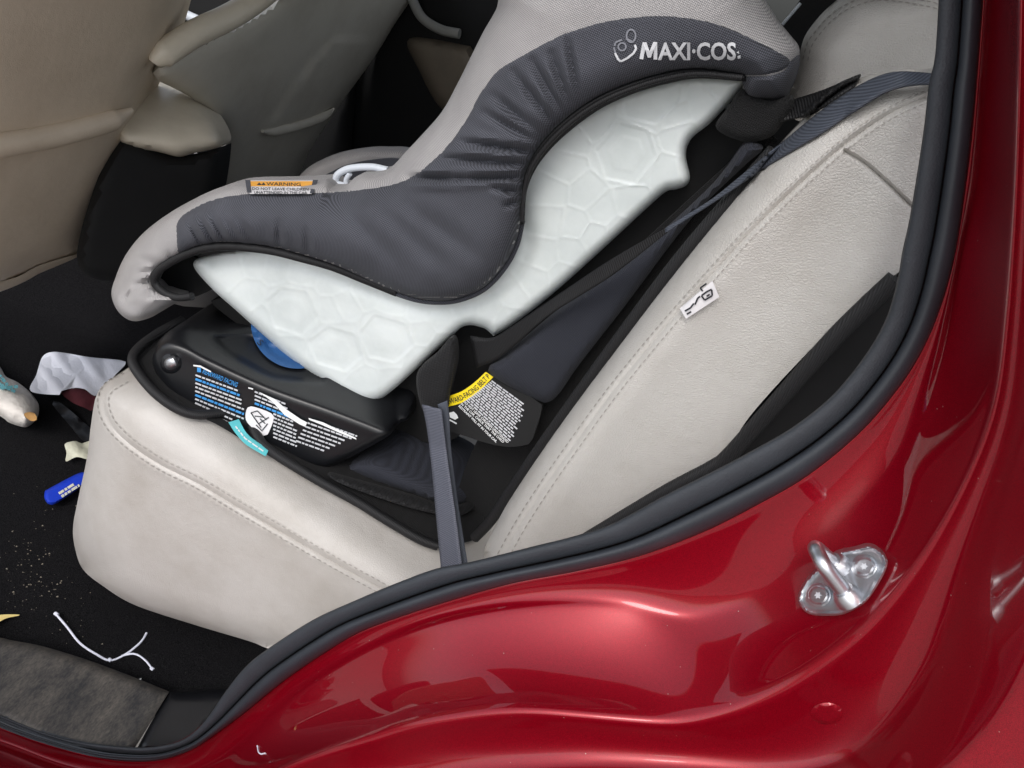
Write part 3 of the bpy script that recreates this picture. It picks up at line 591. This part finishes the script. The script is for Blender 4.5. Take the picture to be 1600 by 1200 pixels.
def tcover(p, e=None):
    e = dist_line(p, CB, True) if e is None else e
    q = dist_line(p, SILH); lo = dist_line(p, LOW)
    y = .158+.075*(1-puff(q, 120))**1.3-.030*puff(lo, 55)+.018*(1-puff(e, 12))
    wv = sum(np.sin(a+b*p[:, 0]+c*p[:, 1]) for a, b, c in WRK)*.0005
    return ty(p, y)+creases(p)+wv
cover = relief('cover', COVER, lambda p, e: tcover(p, e), 'light', cs, 5, .09, .03)
SIDE = [(275,372),(277,345),(300,326),(340,309),(400,301),(480,300),(540,298),(600,290),(634,280),(662,262),(690,236),(712,210),(732,178),(752,142),(777,110),(812,88),(860,62),(890,49),(950,32),(1020,24),(1080,28),(1130,40),(1180,62),(1220,82),(1236,95),(1226,109),(1200,117),(1165,119),(1130,116),(1090,113),(1040,119),(985,136),(930,161),(881,196),(846,233),(826,266),(819,300),(815,345),(804,384),(784,419),(754,449),(720,465),(690,469),(650,465),(600,449),(560,431),(520,414),(470,399),(420,387),(360,382),(320,385),(292,396),(279,399)]
panel = relief('side_panel', SIDE, lambda p, e: tcover(p)-.003*puff(e, 7)+.0008, 'dark', cover, 4.5, .004)
tcv = lambda p: tcover(np.asarray(p, float).reshape(-1, 2))
relief('head_end', [(1234,97),(1249,86),(1248,108),(1237,138),(1224,157),(1196,160),(1168,147),(1162,122),(1200,119),(1226,110)], lambda p, e: tcover(p)-.002-.004*puff(e, 14), 'dark', cover, 5, .02)
# black binding between fabric and shell
ptube('lower_binding', [(300,463),(280,465),(262,460),(247,449),(241,438),(248,423),(266,410),(292,397),(320,388),(360,385),(420,391),(470,403),(520,417),(570,437),(620,457)], lambda p: ty(p, .150+.012*np.clip((np.asarray(p, float)[:, 0]-470)/110, 0, 1)), .0042, 'trim', cs, 5, .0)
tb_ = lambda p: ty(p, .142)
strap('edge_band', [(813,350),(816,300),(822,266),(842,230),(878,192),(928,156),(984,131),(1040,115),(1090,109),(1164,119)], [(819,350),(822,302),(834,268),(856,236),(890,203),(938,168),(990,144),(1044,128),(1092,120),(1166,124)], [.150, .143, .143, .15], [.150, .148, .148, .155], 'trim', cs, .003)
ptube('edge_cord', [(816,345),(819,302),(828,267),(850,233),(885,197),(934,162),(988,138),(1042,122),(1092,115),(1160,121)], tb_, .0020, 'trim', cs, 5, .001, 8)
ptube('shadow_line', [(560,434),(600,452),(650,469),(690,473),(722,468),(757,452),(787,421),(807,385),(817,345)], lambda p: ty(p, .163), .0022, 'dark', cs, 5, .0, 8)  # dark tube drawn in place of the shadow line along the cover edge
relief('hollow_shade', [(247,438),(262,415),(300,400),(340,440),(310,462),(283,464),(256,454)], lambda p, e: ty(p, .205), 'matte', cs, 6, .02)  # black sheet standing in for the shade inside the recess
# printing on the fabric
mm = quads('wing_print', [[(999,92),(1004,66),(1010,66),(1015,80),(1021,65),(1027,66),(1027,93),(1021,93),(1021.5,77),(1017,90),(1012,90),(1008,77),(1005,93)]], tcv, 'silver', panel, .0035)
text('wing_print', 'AXI\u00b7COS', line_fn((1028, 93), (152, 0)), 122, 27, tcv, 'silver', panel, .028, .0035)
quads('print_remnant', [[(1152,88),(1157,86),(1157,91),(1153,92)], [(1151,82),(1154,80),(1155,84)]], tcv, 'silver', panel, .0035)
def ringq(c, rx, ry, wd, a0=0, a1=360):
    A = np.radians(np.linspace(a0, a1, 22)); qs = []
    for a, b in zip(A[:-1], A[1:]):
        f = lambda an, k: (c[0]+(rx+k)*math.cos(an), c[1]-(ry+k)*math.sin(an)); qs.append([f(a, -wd/2), f(b, -wd/2), f(b, wd/2), f(a, wd/2)])
    return qs
quads('emblem_faded', ringq((986,56), 7, 10, 2.5)+ringq((972,73), 6, 6, 2.5)+pic([((960,72),(962,66)),((962,66),(972,62)),((978,60),(990,66)),((959,74),(962,84))], 1.4), tcv, 'faded', panel, .0032)
quads('emblem', pic([((961,83),(966,93)),((966,93),(970,96)),((970,96),(980,91)),((980,91),(990,83)),((990,83),(994,76)),((994,76),(992,70))], 1.7), tcv, 'silver', panel, .0036)
# warning label on the seat edge
tw = lambda p: ty(p, .205-.0021*(np.asarray(p, float)[:, 1]-281))-.012
wb = relief('warning_label', [(384,282),(384,282),(494,282),(494,282),(487,303),(487,303),(390,303),(390,303)], lambda p, e: tw(p), 'ptag', cs, 5, .001)
quads('warning_band', [[(390,283),(490,283),(488,291),(390,291)]], tw, 'orange', wb, .001)
for q_ in ([(383,281),(391,281),(393,301),(386,301)], [(489,281),(497,281),(490,302),(484,302)]): quads('label_end', [q_], tw, 'dark', wb, .0014)
text('warning_text', 'WARNING', line_fn((416, 289.5), (1, .02)), 54, 5.2, tw, 'ink', wb, .01, .002)
quads('warning_triangle', [[(401,289),(405,285),(409,289)], [(408,289),(412,285),(415,289)]], tw, 'ink', wb, .002)
text('warning_text', 'DO NOT LEAVE CHILDREN', line_fn((394, 296.5), (1, .015)), 88, 4.2, tw, 'ink', wb, .01, .002)
text('warning_text', 'UNATTENDED IN THE CAR', line_fn((397, 302.5), (1, .01)), 83, 4.2, tw, 'ink', wb, .01, .002)
# harness guide, far wing and seat pan
gp = spl([(541,291),(527,287),(525,278),(531,270),(548,263),(580,261),(606,266)], False, 3); tube('harness_guide', at_t(gp, ty(gp, .245)), .0036, 'silverpaint', cs)
gp = spl([(541,289),(541,280),(547,271)], False, 3); tube('harness_guide', at_t(gp, ty(gp, .245)), .0026, 'silverpaint', cs)
FW = [(455,300),(464,280),(480,263),(500,251),(530,240),(570,233),(600,232),(640,235),(700,260),(680,320),(560,330),(470,320)]
fwl = spl(FW[:9], False, 8)
relief('far_wing', FW, lambda p, e: ty(p, .50)+.05*(1-puff(dist_line(p, fwl), 14)), 'light', cs, 5, .05)
relief('far_wing_lining', [(500,281),(517,269),(541,258),(580,250),(622,248),(660,262),(660,310),(510,310)], lambda p, e: ty(p, .47), 'dark', cs, 6, .01)
prof = spl([(235,430),(300,372),(400,345),(520,345),(620,330),(700,250),(760,150),(820,60),(860,-10)], False, 12)
A = at_t(prof, ty(prof, .22)); V = []; nn = len(A); ks = 8
for k in range(ks+1):
    s = k/ks; dz = -.05*4*s*(1-s)-.02; V += [tuple(a+np.array([.03*4*s*(1-s), .27*s, dz])) for a in A]
pan = link('seat_pan', V, [(k*nn+i, k*nn+i+1, (k+1)*nn+i+1, (k+1)*nn+i) for k in range(ks) for i in range(nn-1)], 'light', cs); pan.modifiers.new('thickness', 'SOLIDIFY').thickness = .012
# dark hollow frame behind the shell, back pad and belt-path label
relief('seat_frame', [(330,470),(420,480),(600,520),(700,500),(800,420),(1000,240),(1140,170),(1180,200),(1140,250),(960,430),(800,590),(760,640),(700,690),(630,680),(540,620),(420,540)], lambda p, e: ty(p, .215), 'matte', cs, 14, .10)
relief('back_pad', [(1192,232),(1165,224),(1135,262),(1100,302),(1000,392),(880,480),(790,556),(765,572),(768,586),(800,606),(840,626),(858,628),(876,612),(905,570),(975,480),(1080,342),(1160,262)], lambda p, e: ty(p, .150)+.014*(1-puff(e, 18)), 'navy', cs, 7, .06)
relief('strap_cover', [(1160,140),(1200,158),(1236,150),(1240,166),(1224,192),(1204,214),(1170,222),(1135,212),(1118,196),(1138,168)], lambda p, e: ty(p, .165)-.008*puff(e, 14), 'mat', cs, 6, .02)
def tlab(p, e=None): return tpl(p, at_t([(770, 640)], ty([(770, 640)], .155))[0], np.array([-.15, -1, .35]))
bl = relief('belt_path_plate', [(690,624),(722,612),(742,598),(760,582),(776,584),(838,626),(846,640),(832,686),(826,694),(790,698),(740,686),(690,664)], lambda p, e: tlab(p), 'matte', cs, 6, .02)
arc_u = spl([(690,624),(701,619),(722,611),(742,597),(759,581)], False, 3); arc_l = spl([(690,639),(702,635),(722,629),(746,614),(761,599),(771,589)], False, 3)
au, al = resample(arc_u, 30), resample(arc_l, 30)
yb_ = quads('yellow_band', [[au[i], au[i+1], al[i+1], al[i]] for i in range(29)], tlab, 'yellow', bl, .001)
mid = resample(np.vstack([(au*.22+al*.78)]), 60); ml = np.r_[0, np.cumsum(np.linalg.norm(np.diff(mid, axis=0), axis=1))]
def arcfn(u, v):
    u = min(max(u, 0), ml[-1]-.01); p = np.array([np.interp(u, ml, mid[:, 0]), np.interp(u, ml, mid[:, 1])]); q = np.array([np.interp(u+.01, ml, mid[:, 0]), np.interp(u+.01, ml, mid[:, 1])])
    d = (q-p)/np.hypot(*(q-p)); return p+np.array([d[1], -d[0]])*v
text('band_text', 'FORWARD-FACING BELT P', arcfn, ml[-1]-3, 8.5, tlab, 'ink', bl, .012, .002)
dd = (60, 59)
text('bold_print', 'DO NOT LEAVE CHILDREN UNATTENDED', line_fn((724, 628.5), (70, 65)), 94, 3.6, tlab, 'white', bl, .02, .0015)
text('bold_print', 'IN THE CAR. CHECK THAT THE CHILD', line_fn((719.5, 631.5), (70, 64)), 90, 3.6, tlab, 'white', bl, .02, .0015)
text('bold_print', 'RESTRAINT WILL FIT IN YOUR CAR.', line_fn((716, 635), (60, 58)), 82, 3.6, tlab, 'white', bl, .02, .0015)
FL = []
for k in range(15):
    s = (k+1)/15; x0, y0 = 726+42*s, 624-32*s; Ln = 96-22*s+random.uniform(-6, 2); FL.append(((x0, y0+3), (x0+Ln*.74, y0+3+Ln*(.70-.16*s))))
quads('fine_print', wordlines(FL, 2.2), tlab, 'smallprint', bl, .0015)
quads('car_drawing', [[(702,645),(709,643),(714,648),(716,653),(711,656),(703,652)], [(703,655),(714,661),(713,663),(702,657)]], tlab, 'white', bl, .0015)

# ------------------------------------------------------------------ belts
BB = spl(BOUT, True, 8)
def ovb(p): return np.where(inside(p, BB) | (dist_line(p, BB, True) < 6), tbol(p)-.004, 9.)
sb = thing('seat_belt', 'grey ribbed shoulder belt running over the bolster and through the child seat', 'seat belt')
strap('webbing', [(1500,118),(1453,116),(1407,113),(1376,119),(1337,138),(1285,173),(1232,216),(1197,244),(1159,275),(1110,314),(1040,356)], [(1500,134),(1453,131),(1418,134),(1383,144),(1337,172),(1285,207),(1222,244),(1180,271),(1145,295),(1092,330),(1040,364)], [.06, .05, .07, .088, .098, .104, .108], [.05, .042, .045, .075, .09, .10, .108], 'belt', sb, .0016, 90, ovb)
strap('webbing', [(1042,355),(960,402),(880,455),(800,510),(768,528),(735,525)], [(1042,364),(960,428),(905,463),(855,495),(785,556),(745,575)], [.108, .125, .145, .17], [.108, .122, .14, .165], 'beltdark', sb, .0016)
lbt = thing('lap_belt', 'slate grey lap belt folded in half hanging from the child seat into the cushion crease', 'seat belt')
strap('webbing', [(660,632),(668,672),(676,740),(682,806),(690,890)], [(690,640),(696,690),(704,750),(712,806),(722,886)], [.12, .115, .10, .08, .055], [.118, .112, .095, .075, .05], 'lap', lbt, .0016)
strap('folded_webbing', [(684,632),(690,660),(698,720),(706,790),(714,886)], [(699,626),(702,650),(705,705),(716,790),(731,882)], [.125, .12, .105, .082, .058], [.128, .124, .11, .088, .062], 'belt', lbt, .0016)
relief('elastic_sleeve', [(652,582),(680,554),(706,528),(713,560),(703,610),(697,640),(668,648),(655,625)], lambda p, e: ty(p, .150)-.008*puff(e, 16), 'mesh', lbt, 5, .03)
tt_ = thing('tether_strap', 'black tether strap from the child seat head over the bolster top', 'strap')
strap('webbing', [(1200,168),(1240,156),(1290,140),(1322,126),(1345,117)], [(1200,205),(1222,190),(1262,180),(1290,164),(1335,134)], [.17, .17, .16, .15, .14], [.16, .16, .15, .14, .135], 'beltdark', tt_, .0016, 60, ovb)

# ------------------------------------------------------------------ litter in the footwell
def crumple(name, out, z, amp, mat, label, cat, step=5, back=.004, puffw=0, puffh=0):
    ph = [(random.uniform(0, 6), random.uniform(-.09, .09), random.uniform(-.09, .09)) for _ in range(7)]
    def dep(p, e): 
        wv = sum(np.abs(np.sin(a+b*p[:, 0]+c*p[:, 1])) for a, b, c in ph)/7
        return tz(p, FLOOR+z+amp*wv+(puffh*puff(e, puffw) if puffw else 0))
    o = relief(name, out, dep, mat, None, step, back, bias=0); return tag(o, label, cat), dep
crumple('tissue', [(66,558),(81,550),(105,552),(140,558),(189,563),(196,569),(178,588),(152,618),(132,608),(117,606),(96,611),(93,617),(48,611),(57,585)], .012, .022, 'tissue', 'crumpled white tissue lying flat on the dark car floor', 'tissue', 4)
nap, nd = crumple('rolled_wrap', [(-70,520),(-20,555),(0,573),(9,588),(27,597),(46,612),(58,627),(61,637),(58,653),(43,667),(27,665),(12,659),(0,650),(-70,610)], .006, .012, 'nappy', 'rolled white wrap with faded teal print and a brown stained end', 'wrap', 4, .02, 26, .055)
ndp = lambda p: nd(np.asarray(p, float), np.full(len(p), 20.))
quads('faded_print', wordlines([((-20,562),(12,602)), ((-24,572),(6,608)), ((-10,596),(24,612)), ((0,606),(28,604))], 5), ndp, 'nappyprint', nap, .006)
relief('stain', [(38,646),(48,644),(56,648),(57,656),(49,658),(40,652)], lambda p, e: ndp(p)-.007, 'stain', nap, 3, .002)
crumple('maroon_cloth', [(94,611),(118,606),(135,608),(149,618),(145,641),(132,637),(112,628)], .006, .02, 'maroon', 'dark maroon cloth scrap half under the white tissue', 'cloth', 4, .01)
crumple('dark_strap', [(82,632),(92,628),(120,650),(146,676),(132,690),(112,668)], .004, .018, 'black', 'black plastic strap lying on the carpet below the maroon cloth', 'strap', 5, .008)
wr, wd_ = crumple('wrapper', [(101,694),(110,690),(119,689),(128,693),(142,690),(142,717),(120,714),(103,721),(104,708)], .006, .02, 'greenish', 'small crumpled pale green wrapper beside the cushion front', 'wrapper', 3.5, .006)
cl = relief('plastic_clip', [(70,768),(77,763),(119,741),(135,738),(140,746),(134,755),(91,785),(77,788),(70,780)], lambda p, e: tz(p, FLOOR+.014+.006*puff(e, 6)), 'blue', None, 3, .012, bias=0)
tag(cl, 'bright blue plastic tag with pale lettering lying on the black carpet', 'tag')
quads('pale_lettering', wordlines([((92,771),(118,755)), ((96,776),(124,758))], 4), lambda p: tz(p, FLOOR+.020), 'greenish', cl, .001)
co = thing('white_cord', 'thin white forked cord curled on the black carpet near the sill', 'cord')
tc = lambda p: tz(p, FLOOR+.008)
ptube('cord', [(88,960),(105,980),(125,1005),(150,1022),(172,1032),(195,1023),(215,1008),(224,998),(229,989)], tc, .0014, 'string', co, 4)
ptube('cord_branch', [(190,1025),(203,1022),(214,1023),(228,1033),(238,1046)], tc, .0014, 'string', co, 4)
for c in ((88, 960), (172, 1032), (238, 1046)): ptube('knot', [(c[0]-2, c[1]-2), (c[0]+2, c[1]+1)], tc, .0024, 'string', co, 2)
lf = relief('dry_leaf', [(-40,975),(-10,963),(8,960),(32,961),(10,966),(-10,975)], lambda p, e: tz(p, FLOOR+.010), 'straw', None, 3, .002, bias=0); tag(lf, 'dry yellow leaf blade on the carpet by the sill plate', 'leaf')
fk = relief('paper_flake', [(211,1066),(216,1062),(221,1059),(219,1065),(213,1068)], lambda p, e: tz(p, FLOOR+.010), 'white', None, 2, .002, bias=0); tag(fk, 'tiny white paper flake on carpet beside the scuffed sill plate', 'paper')
V, F = [], []
for k in range(170):
    c = np.array([[random.uniform(-10, 340), random.uniform(760, 1075)]]) if k > 150 else np.array([[random.gauss(60, 45), random.gauss(900, 50)]])
    p = at_t(c, tz(c, FLOOR+.006))[0]; r = random.choice([.0005, .0006, .0008, .0013]); i = len(V)
    if p[1] < -.005: continue
    for dx, dy, dz in ((1, 0, 0), (-.5, .8, 0), (-.5, -.8, 0), (0, 0, 1.1)): V.append((p[0]+dx*r*random.uniform(.6, 1.6), p[1]+dy*r*random.uniform(.6, 1.6), p[2]+dz*r))
    F += [(i, i+1, i+3), (i+1, i+2, i+3), (i+2, i, i+3), (i, i+2, i+1)]
cr = link('crumbs', V, F, 'crumb', None, False); cr['kind'] = 'stuff'; cr['label'] = 'pale crumbs scattered over the black carpet'; cr['category'] = 'crumbs'
# small things caught on the paint
ptube('lint_thread', [(402,1165),(404,1175),(408,1178),(414,1177)], tjamb, .0006, 'string', car, 2, .001, 6)
